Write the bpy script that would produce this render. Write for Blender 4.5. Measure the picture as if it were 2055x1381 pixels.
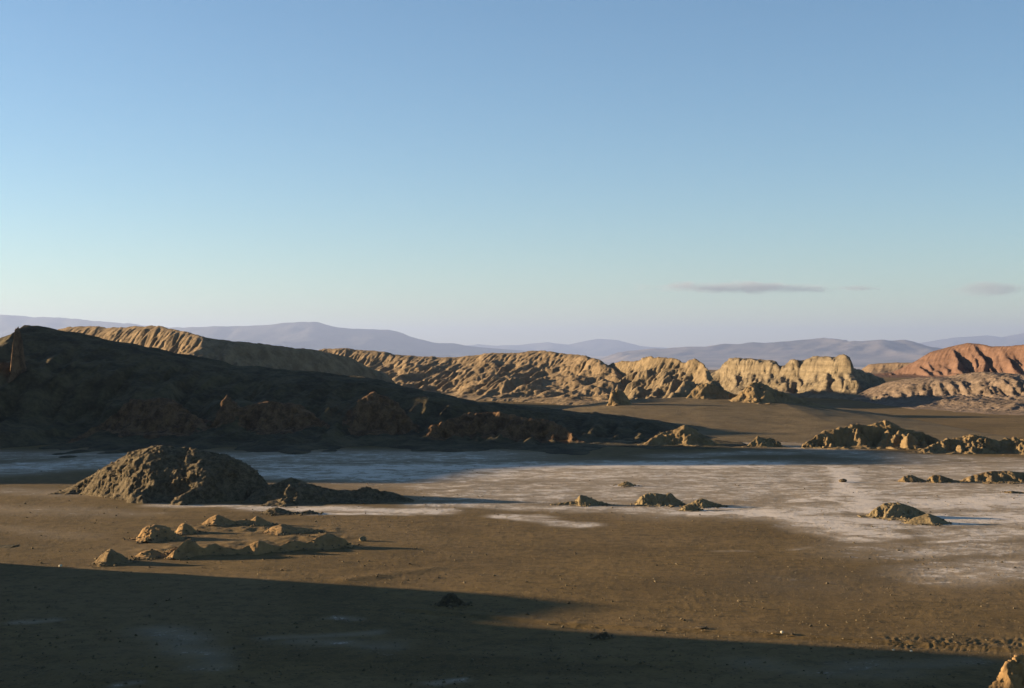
import bpy, math, random
import numpy as np

# ------------------------------------------------------------------ scene, camera, light
S = bpy.context.scene
for o in list(bpy.data.objects):
    bpy.data.objects.remove(o)
COL = S.collection
EYE = 25.0                       # eye height above the plain (metres)
FPX, CX, HOR = 2854.0, 1027.5, 700.0
SUN_EL, SUN_AZ = math.radians(7.8), math.radians(11.0)     # light travels towards +x, a little towards the viewer

cam = bpy.data.cameras.new('camera')
cam.lens, cam.sensor_width = 50.0, 36.0
cam.clip_start, cam.clip_end = 0.5, 150000
co = bpy.data.objects.new('camera', cam); COL.objects.link(co)
co.location = (0, 0, EYE)
co.rotation_euler = (math.radians(90) + math.atan(9.5 / FPX), 0, 0)
S.camera = co

sl = bpy.data.lights.new('sun', 'SUN')
sl.energy, sl.angle, sl.color = 5.0, math.radians(0.65), (1.0, 0.77, 0.48)
so = bpy.data.objects.new('sun', sl); COL.objects.link(so)
# direction of travel of the light
dx, dy, dz = math.cos(SUN_EL) * math.cos(SUN_AZ), -math.cos(SUN_EL) * math.sin(SUN_AZ), -math.sin(SUN_EL)
from mathutils import Vector
so.rotation_euler = Vector((dx, dy, dz)).to_track_quat('-Z', 'Y').to_euler()
so.location = (-300, 300, 120)

W = bpy.data.worlds.new('World'); S.world = W; W.use_nodes = True
wn = W.node_tree; bg = wn.nodes['Background']
sky = wn.nodes.new('ShaderNodeTexSky'); sky.sky_type = 'NISHITA'; sky.sun_disc = False
sky.sun_elevation = SUN_EL
sky.sun_rotation = math.atan2(-dx, -dy)          # compass angle of the sun from +y
sky.altitude = 0; sky.air_density = 0.86; sky.dust_density = 0.0; sky.ozone_density = 2.6
bg.inputs['Strength'].default_value = 0.05
wn.links.new(sky.outputs[0], bg.inputs[0])

S.view_settings.view_transform = 'Standard'; S.view_settings.look = 'None'
S.view_settings.gamma = 1.0; S.view_settings.exposure = 2.06
S.view_settings.use_curve_mapping = False
S.render.engine = 'CYCLES'
S.cycles.use_denoising = True; S.cycles.max_bounces = 4; S.cycles.diffuse_bounces = 2; S.cycles.volume_bounces = 0

HAZE_DENSITY = 2.2e-5

# ------------------------------------------------------------------ numpy noise
def _hash(ix, iy, iz, seed):
    h = (ix.astype(np.int64) * 374761393 + iy.astype(np.int64) * 668265263 + iz.astype(np.int64) * 2147483647 + seed * 974711) & 0xffffffff
    h = ((h ^ (h >> 13)) * 1274126177) & 0xffffffff
    h = ((h ^ (h >> 16)) * 2246822519) & 0xffffffff
    return h ^ (h >> 15)

def perlin(x, y, seed=0):
    x = np.asarray(x, float); y = np.asarray(y, float)
    ix, iy = np.floor(x), np.floor(y); fx, fy = x - ix, y - iy
    u = fx * fx * fx * (fx * (fx * 6 - 15) + 10); v = fy * fy * fy * (fy * (fy * 6 - 15) + 10)
    z = np.zeros_like(ix)
    def g(a, b):
        an = _hash(ix + a, iy + b, z, seed).astype(float) * (2 * math.pi / 4294967296.0)
        return np.cos(an) * (fx - a) + np.sin(an) * (fy - b)
    n0 = g(0, 0) * (1 - u) + g(1, 0) * u
    n1 = g(0, 1) * (1 - u) + g(1, 1) * u
    return (n0 * (1 - v) + n1 * v) * 1.4

def noise3(x, y, z, seed=0):
    ix, iy, iz = np.floor(x), np.floor(y), np.floor(z)
    fx, fy, fz = x - ix, y - iy, z - iz
    u, v, w = [f * f * (3 - 2 * f) for f in (fx, fy, fz)]
    def g(a, b, c):
        return _hash(ix + a, iy + b, iz + c, seed).astype(float) / 2147483648.0 - 1
    r = 0
    for a in (0, 1):
        for b in (0, 1):
            for c in (0, 1):
                r = r + g(a, b, c) * (u if a else 1 - u) * (v if b else 1 - v) * (w if c else 1 - w)
    return r

def fbm(x, y, seed=0, octv=4, gain=.5, lac=2.03):
    s, a, n = 0, 1.0, 0
    for i in range(octv):
        s = s + a * perlin(x, y, seed + i * 17); n += a
        x, y, a = x * lac + 3.1, y * lac - 1.7, a * gain
    return s / n

def ridged(x, y, seed=0, octv=3, gain=.5):
    s, a, n = 0, 1.0, 0
    for i in range(octv):
        s = s + a * (1 - np.abs(perlin(x, y, seed + i * 31)) * 1.6); n += a
        x, y, a = x * 2.07 + 5.3, y * 2.07 + 1.9, a * gain
    return s / n

def smooth(a, b, x):
    t = np.clip((x - a) / (b - a), 0, 1)
    return t * t * (3 - 2 * t)

def erode(h, cell, batches, n, steps=36, seed=0, cap=2.5, ero=.25, dep=.25, inertia=.12):
    """water running down a height field cuts gullies (all droplets of a batch at once)"""
    rng = np.random.RandomState(seed)
    H, Wd = h.shape
    h_in = h; h = (h / cell).ravel().copy(); N = H * Wd
    for b in range(batches):
        px = rng.uniform(1, Wd - 3, n); py = rng.uniform(1, H - 3, n)
        vx = np.zeros(n); vy = np.zeros(n); sp = np.ones(n); wa = np.ones(n); sd = np.zeros(n); al = np.ones(n, bool)
        for s in range(steps):
            ix = px.astype(int); iy = py.astype(int); fx, fy = px - ix, py - iy
            i = iy * Wd + ix
            a, bb, c, d = h[i], h[i + 1], h[i + Wd], h[i + Wd + 1]
            gx = (bb - a) * (1 - fy) + (d - c) * fy; gy = (c - a) * (1 - fx) + (d - bb) * fx
            h0 = a * (1 - fx) * (1 - fy) + bb * fx * (1 - fy) + c * (1 - fx) * fy + d * fx * fy
            vx = vx * inertia - gx * (1 - inertia); vy = vy * inertia - gy * (1 - inertia)
            l = np.sqrt(vx * vx + vy * vy) + 1e-9; vx /= l; vy /= l
            nx, ny = px + vx, py + vy
            ok = al & (nx > 1) & (ny > 1) & (nx < Wd - 3) & (ny < H - 3)
            nx = np.where(ok, nx, px); ny = np.where(ok, ny, py)
            jx = nx.astype(int); jy = ny.astype(int); gx2, gy2 = nx - jx, ny - jy; j = jy * Wd + jx
            h1 = h[j] * (1 - gx2) * (1 - gy2) + h[j + 1] * gx2 * (1 - gy2) + h[j + Wd] * (1 - gx2) * gy2 + h[j + Wd + 1] * gx2 * gy2
            dh = h1 - h0
            cp = np.maximum(-dh, .008) * sp * wa * cap
            up = dh > 0
            depo = np.where(up, np.minimum(dh, sd), np.where(sd > cp, (sd - cp) * dep, 0))
            er = np.where(~up & (sd <= cp), np.minimum((cp - sd) * ero, -dh * .7), 0)
            ch = np.where(ok, depo - er, 0); sd = sd - ch
            idx = np.concatenate([i, i + 1, i + Wd, i + Wd + 1])
            wts = np.concatenate([ch * (1 - fx) * (1 - fy), ch * fx * (1 - fy), ch * (1 - fx) * fy, ch * fx * fy])
            h += np.clip(np.bincount(idx, wts, minlength=N), -.12, .04)
            sp = np.sqrt(np.clip(sp * sp - dh * .6, .05, 9)); wa *= .97
            px, py = nx, ny; al = ok
    return np.minimum(h.reshape(H, Wd) * cell, h_in + .6 * cell)

# ------------------------------------------------------------------ photograph -> place
def gx(px, Y): return (px - CX) / FPX * Y
def gz(py, Y): return EYE - (py - HOR) / FPX * Y
def gy(py): return EYE * FPX / (py - HOR)            # depth of a point of the plain

SURF = []          # finished height fields, to stand things on
def bil(g, x, y):
    x0, y0, cx, cy, Z = g
    fx = (x - x0) / cx; fy = (y - y0) / cy
    H, Wd = Z.shape
    ok = (fx >= 0) & (fy >= 0) & (fx <= Wd - 1.001) & (fy <= H - 1.001)
    fx = np.clip(fx, 0, Wd - 1.001); fy = np.clip(fy, 0, H - 1.001)
    ix = fx.astype(int); iy = fy.astype(int); fx = fx - ix; fy = fy - iy
    r = Z[iy, ix] * (1 - fx) * (1 - fy) + Z[iy, ix + 1] * fx * (1 - fy) + Z[iy + 1, ix] * (1 - fx) * fy + Z[iy + 1, ix + 1] * fx * fy
    return np.where(ok, r, -99)

def seg(x, y, p, q, w):
    """gaussian distance falloff to a world segment p-q"""
    ax, ay = p; bx, by = q
    t = np.clip(((x - ax) * (bx - ax) + (y - ay) * (by - ay)) / ((bx - ax) ** 2 + (by - ay) ** 2), 0, 1)
    d2 = (x - ax - t * (bx - ax)) ** 2 + (y - ay - t * (by - ay)) ** 2
    return np.exp(-d2 / (w * w))

def P(px, py):
    Y = gy(py); return (gx(px, Y), Y)

def plain_z(x, y):
    far = smooth(900, 2500, y)
    z = .22 * fbm(x / 38, y / 38, 5, 3) * (1 - far)
    z = z - 300 * smooth(1450, 9000, y)          # beyond the hills the land falls away to a lower valley
    z = z + .05 * fbm(x / 5, y / 5, 9, 3) * (1 - smooth(300, 600, y))
    # a low berm and a shallow track scarp crossing the near plain
    z = z + .14 * seg(x, y, P(700, 1163), P(868, 1142), 1.5)
    for a, b in (((820, 1222), (1160, 1252)), ((1160, 1252), (1560, 1274)), ((1560, 1274), (2060, 1305))):
        z = z + .10 * seg(x, y - .5, P(*a), P(*b), .8) - .10 * seg(x, y + .7, P(*a), P(*b), .8)
    cl = np.maximum(seg(x, y, P(330, 1108), P(650, 1080), 4.5), seg(x, y, P(400, 1060), P(620, 1066), 5))
    z = z + cl * (.22 + .35 * fbm(x / 2.6, y / 2.6, 91, 3))
    # wind ripples in the near right corner
    m = seg(x, y, P(1800, 1288), P(2300, 1292), 2.6)
    r = np.sin((x * 1.0 + y * .75 + 1.3 * fbm(x / 1.5, y / 1.5, 77, 2)) * 6.4)
    m = m * smooth(P(1760, 1290)[0], P(1800, 1290)[0], x)
    z = z + m * .06 * r * smooth(-.8, .1, fbm(x / 2.2, y / 2.2, 78, 2))
    return z

def surf(x, y, skip=None):
    z = plain_z(x, y)
    for g in SURF:
        z = np.maximum(z, bil(g, x, y))
    return z

# ------------------------------------------------------------------ materials
def nd(t, kind, **kw):
    n = t.nodes.new(kind)
    for k, v in kw.items():
        if k in n.inputs: n.inputs[k].default_value = v
        else: setattr(n, k, v)
    return n

def mixc(t, f, a, b, mode='MIX'):
    n = t.nodes.new('ShaderNodeMix'); n.data_type = 'RGBA'; n.blend_type = mode
    for s, v in ((0, f), (6, a), (7, b)):
        if isinstance(v, (int, float)): n.inputs[s].default_value = v
        elif isinstance(v, tuple): n.inputs[s].default_value = (*v, 1)
        else: t.links.new(v, n.inputs[s])
    return n.outputs[2]

def mth(t, op, a, b=0.0, c=None):
    n = t.nodes.new('ShaderNodeMath'); n.operation = op
    for s, v in ((0, a), (1, b), (2, c)):
        if v is None: continue
        if isinstance(v, (int, float)): n.inputs[s].default_value = v
        else: t.links.new(v, n.inputs[s])
    return n.outputs[0]

def mrange(t, v, a, b, c=0.0, d=1.0):
    n = nd(t, 'ShaderNodeMapRange'); n.interpolation_type = 'SMOOTHSTEP'
    t.links.new(v, n.inputs[0])
    for i, q in enumerate((a, b, c, d)): n.inputs[i + 1].default_value = q
    return n.outputs[0]

def tex(t, vec, scale, detail=6, rough=.6, dist=0.0):
    n = nd(t, 'ShaderNodeTexNoise'); n.inputs['Scale'].default_value = scale
    n.inputs['Detail'].default_value = detail; n.inputs['Roughness'].default_value = rough
    n.inputs['Distortion'].default_value = dist
    t.links.new(vec, n.inputs['Vector'])
    return n.outputs['Fac']

def earth(name, dark, light, size=8.0, bump=.3, bsize=1.2, strata=0.0, crust=None, crust_amt=.0):
    """crumbly clay: two earth tones by noise, optional beds, optional salt crust in patches"""
    m = bpy.data.materials.new(name); m.use_nodes = True; t = m.node_tree
    bs = t.nodes['Principled BSDF']; bs.inputs['Roughness'].default_value = .95
    bs.inputs['Specular IOR Level'].default_value = .1
    v = nd(t, 'ShaderNodeTexCoord').outputs['Object']
    a = tex(t, v, 1 / size, 8, .62, .4); f = tex(t, v, 6 / size, 6, .7)
    k = mth(t, 'ADD', mth(t, 'MULTIPLY', a, .65), mth(t, 'MULTIPLY', f, .35))
    c = mixc(t, mrange(t, k, .36, .64), dark, light)
    if strata:
        sx = nd(t, 'ShaderNodeSeparateXYZ'); t.links.new(v, sx.inputs[0])
        w = mth(t, 'ADD', mth(t, 'MULTIPLY', sx.outputs[2], 1 / strata), mth(t, 'MULTIPLY', a, 2.0))
        cb = nd(t, 'ShaderNodeCombineXYZ'); t.links.new(w, cb.inputs[2])
        s = tex(t, cb.outputs[0], 1.0, 5, .7)
        c = mixc(t, mrange(t, s, .42, .62, 0, .55), c, tuple(q * .62 for q in dark))
    if crust:
        s = tex(t, v, 1.7 / size, 9, .72, .3)
        g = tex(t, v, 16 / size, 4, .7)
        s = mth(t, 'ADD', mth(t, 'MULTIPLY', s, .7), mth(t, 'MULTIPLY', g, .3))
        c = mixc(t, mrange(t, s, .56 - crust_amt, .66 - crust_amt), c, crust)
    t.links.new(c, bs.inputs['Base Color'])
    h = mth(t, 'ADD', tex(t, v, 1 / bsize, 8, .68), mth(t, 'MULTIPLY', tex(t, v, 4.3 / bsize, 4, .65), .45))
    b = nd(t, 'ShaderNodeBump'); b.inputs['Strength'].default_value = 1.0; b.inputs['Distance'].default_value = bump
    t.links.new(h, b.inputs['Height']); t.links.new(b.outputs[0], bs.inputs['Normal'])
    return m

M = {}
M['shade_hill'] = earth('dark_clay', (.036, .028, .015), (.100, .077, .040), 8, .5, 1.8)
M['badland'] = earth('tan_clay', (.125, .088, .052), (.24, .170, .100), 6, .5, 2.0)
M['olive'] = earth('olive_clay', (.110, .081, .048), (.205, .150, .088), 6, .5, 2.0)
M['mesa'] = earth('pale_yellow_clay', (.115, .088, .056), (.215, .167, .106), 6, .6, 2.4, strata=2.2)
M['fan'] = earth('brown_gravel', (.105, .073, .036), (.165, .117, .060), 9, .2, .8)
M['cliff'] = earth('pink_brown_clay', (.125, .090, .062), (.215, .155, .112), 5, .6, 2.0, strata=2.5)
M['red'] = earth('red_clay', (.10, .056, .038), (.165, .096, .066), 18, .8, 3.5, strata=6.0)
M['bench'] = earth('red_tan_clay', (.12, .085, .056), (.18, .125, .082), 14, .8, 3.0, strata=3.0)
M['rib'] = earth('red_brown_clay', (.055, .032, .018), (.16, .095, .05), 3, .35, 1.0)
M['outcrop'] = earth('orange_brown_clay', (0.130, 0.088, 0.045), (0.210, 0.144, 0.071), 4, .3, .9)
M['mound'] = earth('mound_clay', (.060, .045, .026), (.155, .118, .070), .9, .3, .35, crust=(.30, .275, .235), crust_amt=-.04)
M['yellow_mound'] = earth('yellow_clay', (.15, .110, .058), (.205, .151, .080), 2.5, .08, .3)
M['orange_mound'] = earth('orange_clay', (.175, .108, .050), (.25, .155, .068), 1.6, .07, .3)
M['dark_rock'] = earth('dark_rock', (0.050, 0.037, 0.022), (0.100, 0.074, 0.043), .8, .07, .2)
M['pale_stone'] = earth('pale_stone', (0.420, 0.372, 0.266), (0.550, 0.493, 0.360), .4, .03, .1)
M['gravel'] = earth('gravel_stone', (.055, .040, .022), (.15, .115, .068), .6, .03, .1)
M['far'] = earth('far_mountain_rock', (.055, .055, .055), (.12, .11, .10), 5800, 50, 1000)
M['far_pale'] = earth('far_mountain_sand', (.06, .06, .065), (.28, .23, .20), 7000, 50, 1300)

def ground_material():
    m = bpy.data.materials.new('salt_flat'); m.use_nodes = True; t = m.node_tree
    bs = t.nodes['Principled BSDF']; bs.inputs['Roughness'].default_value = .95; bs.inputs['Specular IOR Level'].default_value = .1
    v = nd(t, 'ShaderNodeTexCoord').outputs['Object']
    salt = nd(t, 'ShaderNodeAttribute', attribute_name='salt').outputs['Fac']
    big = tex(t, v, .05, 5, .6, .3); mid = tex(t, v, .55, 7, .68, .3); fine = tex(t, v, 3.2, 6, .72)
    mp = nd(t, 'ShaderNodeMapping'); t.links.new(v, mp.inputs[0]); mp.inputs['Scale'].default_value = (.20, .26, 1)
    streak = tex(t, mp.outputs[0], 1.0, 8, .68, .6)
    pat = tex(t, v, .022, 6, .66, 1.2)
    c = mixc(t, mrange(t, big, .35, .65), (.108, .067, .023), (.149, .093, .032))
    c = mixc(t, mrange(t, pat, .42, .60, 0, .7), c, (.162, .103, .042))
    c = mixc(t, mrange(t, pat, .48, .36, 0, .35), c, (.080, .051, .019))
    c = mixc(t, mrange(t, mid, .42, .66, 0, .6), c, (.062, .041, .015))
    c = mixc(t, mrange(t, fine, .52, .70, 0, .7), c, (.190, .127, .060))
    speck = tex(t, v, 1.7, 3, .6)
    c = mixc(t, mrange(t, speck, .61, .68, 0, .75), c, (.045, .032, .015))
    # pale dust where salt is about (and for the vignette lift), then the white crust itself in ragged drifts
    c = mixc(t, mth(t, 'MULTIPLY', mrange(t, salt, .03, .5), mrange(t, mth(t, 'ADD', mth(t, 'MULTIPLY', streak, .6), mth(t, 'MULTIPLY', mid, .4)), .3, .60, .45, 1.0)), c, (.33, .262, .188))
    k = mth(t, 'ADD', mth(t, 'MULTIPLY', streak, .55), mth(t, 'ADD', mth(t, 'MULTIPLY', mid, .27), mth(t, 'MULTIPLY', fine, .3)))
    s = mrange(t, mth(t, 'ADD', salt, mth(t, 'MULTIPLY', mth(t, 'SUBTRACT', k, .56), 3.6)), .36, .80)
    s = mth(t, 'MULTIPLY', s, mrange(t, salt, .02, .25))
    c = mixc(t, mth(t, 'MULTIPLY', s, .9), c, (.60, .505, .41))
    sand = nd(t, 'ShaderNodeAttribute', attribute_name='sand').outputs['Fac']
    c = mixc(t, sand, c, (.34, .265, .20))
    t.links.new(c, bs.inputs['Base Color'])
    h = mth(t, 'ADD', mth(t, 'MULTIPLY', mid, .5), mth(t, 'MULTIPLY', fine, .35))
    h = mth(t, 'ADD', h, mth(t, 'MULTIPLY', tex(t, v, 11, 3, .6), .10))
    b = nd(t, 'ShaderNodeBump'); b.inputs['Strength'].default_value = 1.0; b.inputs['Distance'].default_value = .10
    t.links.new(h, b.inputs['Height']); t.links.new(b.outputs[0], bs.inputs['Normal'])
    return m
M['ground'] = ground_material()

# ------------------------------------------------------------------ mesh from a grid
def tag(o, label, cat, kind=None, group=None):
    o['label'] = label; o['category'] = cat
    if kind: o['kind'] = kind
    if group: o['group'] = group
    return o

def grid_mesh(name, X, Y, Z, keep, mat, parent=None):
    H, Wd = Z.shape
    q = keep[:-1, :-1] | keep[1:, :-1] | keep[:-1, 1:] | keep[1:, 1:]
    idx = np.arange(H * Wd).reshape(H, Wd)
    f = np.stack([idx[:-1, :-1], idx[:-1, 1:], idx[1:, 1:], idx[1:, :-1]], -1)[q]
    used = np.unique(f); rm = np.full(H * Wd, -1); rm[used] = np.arange(len(used)); f = rm[f]
    v = np.stack([X.ravel(), Y.ravel(), Z.ravel()], -1)[used]
    me = bpy.data.meshes.new(name)
    me.vertices.add(len(v)); me.vertices.foreach_set('co', v.ravel().astype(np.float32))
    me.loops.add(f.size); me.loops.foreach_set('vertex_index', f.ravel().astype(np.int32))
    me.polygons.add(len(f)); me.polygons.foreach_set('loop_start', np.arange(0, f.size, 4, dtype=np.int32))
    me.polygons.foreach_set('use_smooth', np.ones(len(f), bool))
    me.update(calc_edges=True); me.validate()
    me.materials.append(mat)
    o = bpy.data.objects.new(name, me); COL.objects.link(o)
    if parent: o.parent = parent
    return o, used

def normals(X, Y, Z):
    zy, zx = np.gradient(Z)
    xx = np.gradient(X, axis=1); yy = np.gradient(Y, axis=0)
    sx, sy = zx / xx, zy / yy
    l = np.sqrt(1 + sx * sx + sy * sy)
    return -sx / l, -sy / l, 1 / l

def tri(u): return 2 * np.abs(u - np.floor(u) - .5)

def ridge(name, mat, label, cat, sky, wf, wb, cell, seed=0, prof=None, gully=None, spur=None, rough=(0, 5), crag=(0, 6), ero=None,
          crumb=(0, 2), kind='structure', group=None, crest_noise=(0, 8), keep_surf=True, pad=None, jag=0.0, on=None, soft=0):
    """a ridge or mound. Crest line given by (px, py, depth); front and back widths; gully = (depth, spacing, skew, t from, t to):
    V-shaped rain gullies with sharp spurs; spur = (amount, spacing, along): bays in the slope; crag = ridged relief; crumb = clods"""
    px = np.array([s[0] for s in sky], float); py = np.array([s[1] for s in sky], float); Yd = np.array([s[2] for s in sky], float)
    Xc = gx(px, Yd); Zc = gz(py, Yd)
    o_ = np.argsort(Xc); Xc, Zc, Yd = Xc[o_], Zc[o_], Yd[o_]
    wf = np.full(px.shape, float(wf)) if np.ndim(wf) == 0 else np.asarray(wf, float)[o_]
    wb = np.full(px.shape, float(wb)) if np.ndim(wb) == 0 else np.asarray(wb, float)[o_]
    base_z = on or plain_z
    mx = pad if pad is not None else max(4 * cell, .1 * (Xc[-1] - Xc[0]))
    x = np.arange(Xc[0] - mx, Xc[-1] + mx, cell)
    y = np.arange((Yd - wf * 1.35).min(), (Yd + wb * 1.3).max(), cell)
    X, Y = np.meshgrid(x, y)
    yc1 = np.interp(x, Xc, Yd)
    YC = yc1[None, :] + crest_noise[0] * fbm(X / crest_noise[1], Y / crest_noise[1], seed + 3, 3)
    zc1 = np.interp(x, Xc, Zc, left=Zc[0], right=Zc[-1])
    zc1 = zc1 + jag * fbm(x / (cell * 14), np.zeros_like(x) + seed, seed + 4, 5, .6)
    WF = np.interp(x, Xc, wf)[None, :]; WB = np.interp(x, Xc, wb)[None, :]
    base = base_z(X, Y)
    Hc = np.maximum(zc1 - base_z(x, yc1), 0) * smooth(x[0], Xc[0], x) * (1 - smooth(Xc[-1], x[-1], x))
    if soft:
        k = np.exp(-np.linspace(-2, 2, 2 * soft + 1) ** 2); Hc = np.convolve(np.pad(Hc, soft, 'edge'), k / k.sum(), 'valid') * 1.06
    Hc = np.broadcast_to(Hc[None, :], X.shape)
    d = YC - Y
    t = np.where(d > 0, d / WF, -d / WB)
    if spur:
        amp, wl, along = spur
        Rn = fbm(X / wl, Y / wl * along, seed + 11, 3, .55)
        t = np.clip(t * (1 + amp * Rn * 1.6 * smooth(0.0, .3, t)), 0, 3)
    pr = prof or ((0, 1), (.25, .78), (.6, .32), (1, 0))
    tt = np.array([p[0] for p in pr] + [1.6]); hh = np.array([p[1] for p in pr] + [-.25])
    prv = np.interp(t, tt, hh)
    up = smooth(-.02, .22, prv)
    Hh = Hc * prv - .25 * (prv <= 0) - .45 * (Hc < .02)
    if gully:
        dep, wl, skew, ta, tb = gully
        uu = (X + skew * np.abs(d)) / wl + .9 * fbm(X / (wl * 2.2), Y / (wl * 5), seed + 8, 3, .55)
        u2 = (X + skew * 1.4 * np.abs(d)) / wl * 2.6 + 1.1 * fbm(X / wl, Y / (wl * 2.5), seed + 9, 3)
        am = np.clip(.75 + .9 * fbm(X / (wl * 1.6), Y / (wl * 9), seed + 10, 2), .15, 1.6)
        g = am * (1 - tri(uu)) + .42 * (1 - tri(u2)) * np.clip(.8 + fbm(X / wl / 2, Y / wl / 3, seed + 13, 2), .2, 1.6)
        env = smooth(ta - .02, ta + .18, t) * (1 - smooth(tb - .25, tb, t)) * smooth(0, .25, prv)
        Hh = Hh - np.minimum(dep * wl * g * env, np.maximum(Hc * prv * .8, 0))
    sc = np.minimum(1, Hc / (3.5 * max(rough[0], crag[0], .01)))
    if rough[0]:
        Hh = Hh + rough[0] * fbm(X / rough[1], Y / rough[1], seed + 20, 6, .55) * up * sc
    if crag[0]:
        wx = X + crag[1] * .35 * fbm(X / crag[1], Y / crag[1], seed + 25, 3); wy = Y + crag[1] * .35 * fbm(X / crag[1], Y / crag[1], seed + 26, 3)
        c = ridged(wx / crag[1], wy / crag[1], seed + 21, 4, .5)
        Hh = Hh + crag[0] * (c - np.percentile(c, 70)) * 1.5 * up * sc * smooth(0, .12, t + .04)
    Z = base + Hh
    if ero:
        Z = np.where(Hh > -.2, erode(Z, cell, ero[0], ero[1], ero[2] if len(ero) > 2 else 36, seed + 5), Z)
        Zs = Z.copy(); Zs[1:-1, 1:-1] = (Z[1:-1, 1:-1] * 6 + Z[:-2, 1:-1] + Z[2:, 1:-1] + Z[1:-1, :-2] + Z[1:-1, 2:]) / 10
        Z = Zs
    keep = (Z - base) > -.12
    Xo, Yo, Zo = X, Y, Z
    if crumb[0]:
        a, w = crumb
        nx, ny, nz = normals(X, Y, Z)
        n = (.42 - np.abs(noise3(X / w, Y / w, Z / w, seed + 40))) + .55 * noise3(X / w * 2.3, Y / w * 2.3, Z / w * 2.3, seed + 41) + .32 * noise3(X / w * 5.1, Y / w * 5.1, Z / w * 5.1, seed + 42)
        n = n * (.25 + 1.25 * smooth(-.35, .45, fbm(X / (w * 4.5), Y / (w * 4.5), seed + 44, 3)))
        n = n * a * smooth(-.05, .15, np.minimum(prv, Hc)) * (.4 + .8 * smooth(.05, .5, 1 - nz))
        Xo, Yo, Zo = X + nx * n, Y + ny * n, Z + nz * n
    o, _ = grid_mesh(name, Xo, Yo, Zo, keep, mat)
    if keep_surf: SURF.append((x[0], y[0], cell, cell, np.where(keep, Z, -99)))
    tag(o, label, cat, kind, group)
    return o

# ------------------------------------------------------------------ the plain
SALT_AND_VIGNETTE = [
    (880, 950, 2150, 945, 34, .46), (1050, 990, 2150, 985, 24, .46), (1380, 1022, 2150, 1015, 13, .46), (1600, 1170, 2200, 1160, 16, .12), (1800, 1100, 2200, 1100, 14, .28), (760, 955, 1000, 948, 16, .3), (1750, 1060, 2200, 1060, 10, .3),  # the weakest here paints vignette brightening into the lower right ground colour
     # pixel streaks: x0,y0,x1,y1, half-width in metres (across, along depth), strength
    (700, 940, 1500, 932, 14, .75), (900, 952, 1560, 958, 18, .55), (1150, 985, 1750, 965, 26, .46), (1500, 945, 2055, 950, 20, .45),
    (1690, 940, 1700, 985, 4, .9), (1700, 985, 1740, 1008, 4, .9), (1740, 1008, 1730, 1025, 4, .8), (1660, 945, 1760, 990, 8, .55),
    (1600, 1005, 1720, 998, 3, .7), (1740, 985, 1900, 990, 4, .5),
    (1380, 1030, 1700, 1022, 5, .8), (1500, 1030, 1760, 1050, 7, .8), (1640, 1045, 1740, 1074, 6, .75), (1720, 1062, 1830, 1052, 5, .6),
    (1880, 1010, 2100, 1000, 14, .85), (1920, 1040, 2100, 1040, 9, .85), (1930, 1075, 2100, 1060, 8, .6),
    (1840, 1110, 2100, 1095, 7, .42), (1920, 1150, 2100, 1135, 9, .46), (1880, 1090, 1960, 1082, 2, .6),
    (0, 940, 260, 925, 16, .6), (0, 915, 300, 912, 22, .35), (480, 920, 900, 915, 26, .45), (500, 950, 860, 955, 12, .7), (560, 935, 800, 945, 10, .6),
    (540, 1018, 860, 1026, 4, .75), (640, 1030, 800, 1032, 2, .8), (860, 1014, 1250, 1020, 5, .5), (330, 1012, 540, 1018, 3, .55),
    (1010, 1036, 1180, 1052, 3, .62), (1040, 1034, 1090, 1034, 2.5, .55), (1180, 1020, 1480, 1022, 5, .55),
    (1000, 990, 1300, 985, 12, .35), (880, 975, 1150, 975, 10, .4),
    (1540, 890, 1850, 925, 14, .35), (1700, 910, 2055, 925, 12, .35), (1350, 915, 1560, 908, 10, .35),
    (40, 1245, 110, 1238, 1.6, .28), (330, 1262, 390, 1310, 3.5, .22), (360, 1290, 420, 1340, 3, .2), (860, 1372, 905, 1368, 1.2, .3), (640, 1235, 690, 1240, 1.4, .22),
    (600, 1292, 800, 1300, 3, .2), (150, 1300, 300, 1310, 5, .08), (260, 1376, 300, 1372, 1.2, .24), (540, 1280, 760, 1272, 2, .22),
    (1500, 1330, 1800, 1345, 4, .16), (1700, 1325, 1950, 1330, 3, .18), (0, 1345, 300, 1335, 4, .08),
    (0, 985, 130, 990, 8, .25), (0, 1020, 250, 1030, 8, .2), (0, 1060, 160, 1075, 5, .16), (1440, 1108, 1470, 1106, 1.2, .24), (1570, 1098, 1620, 1094, 1.4, .22),
]

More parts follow.
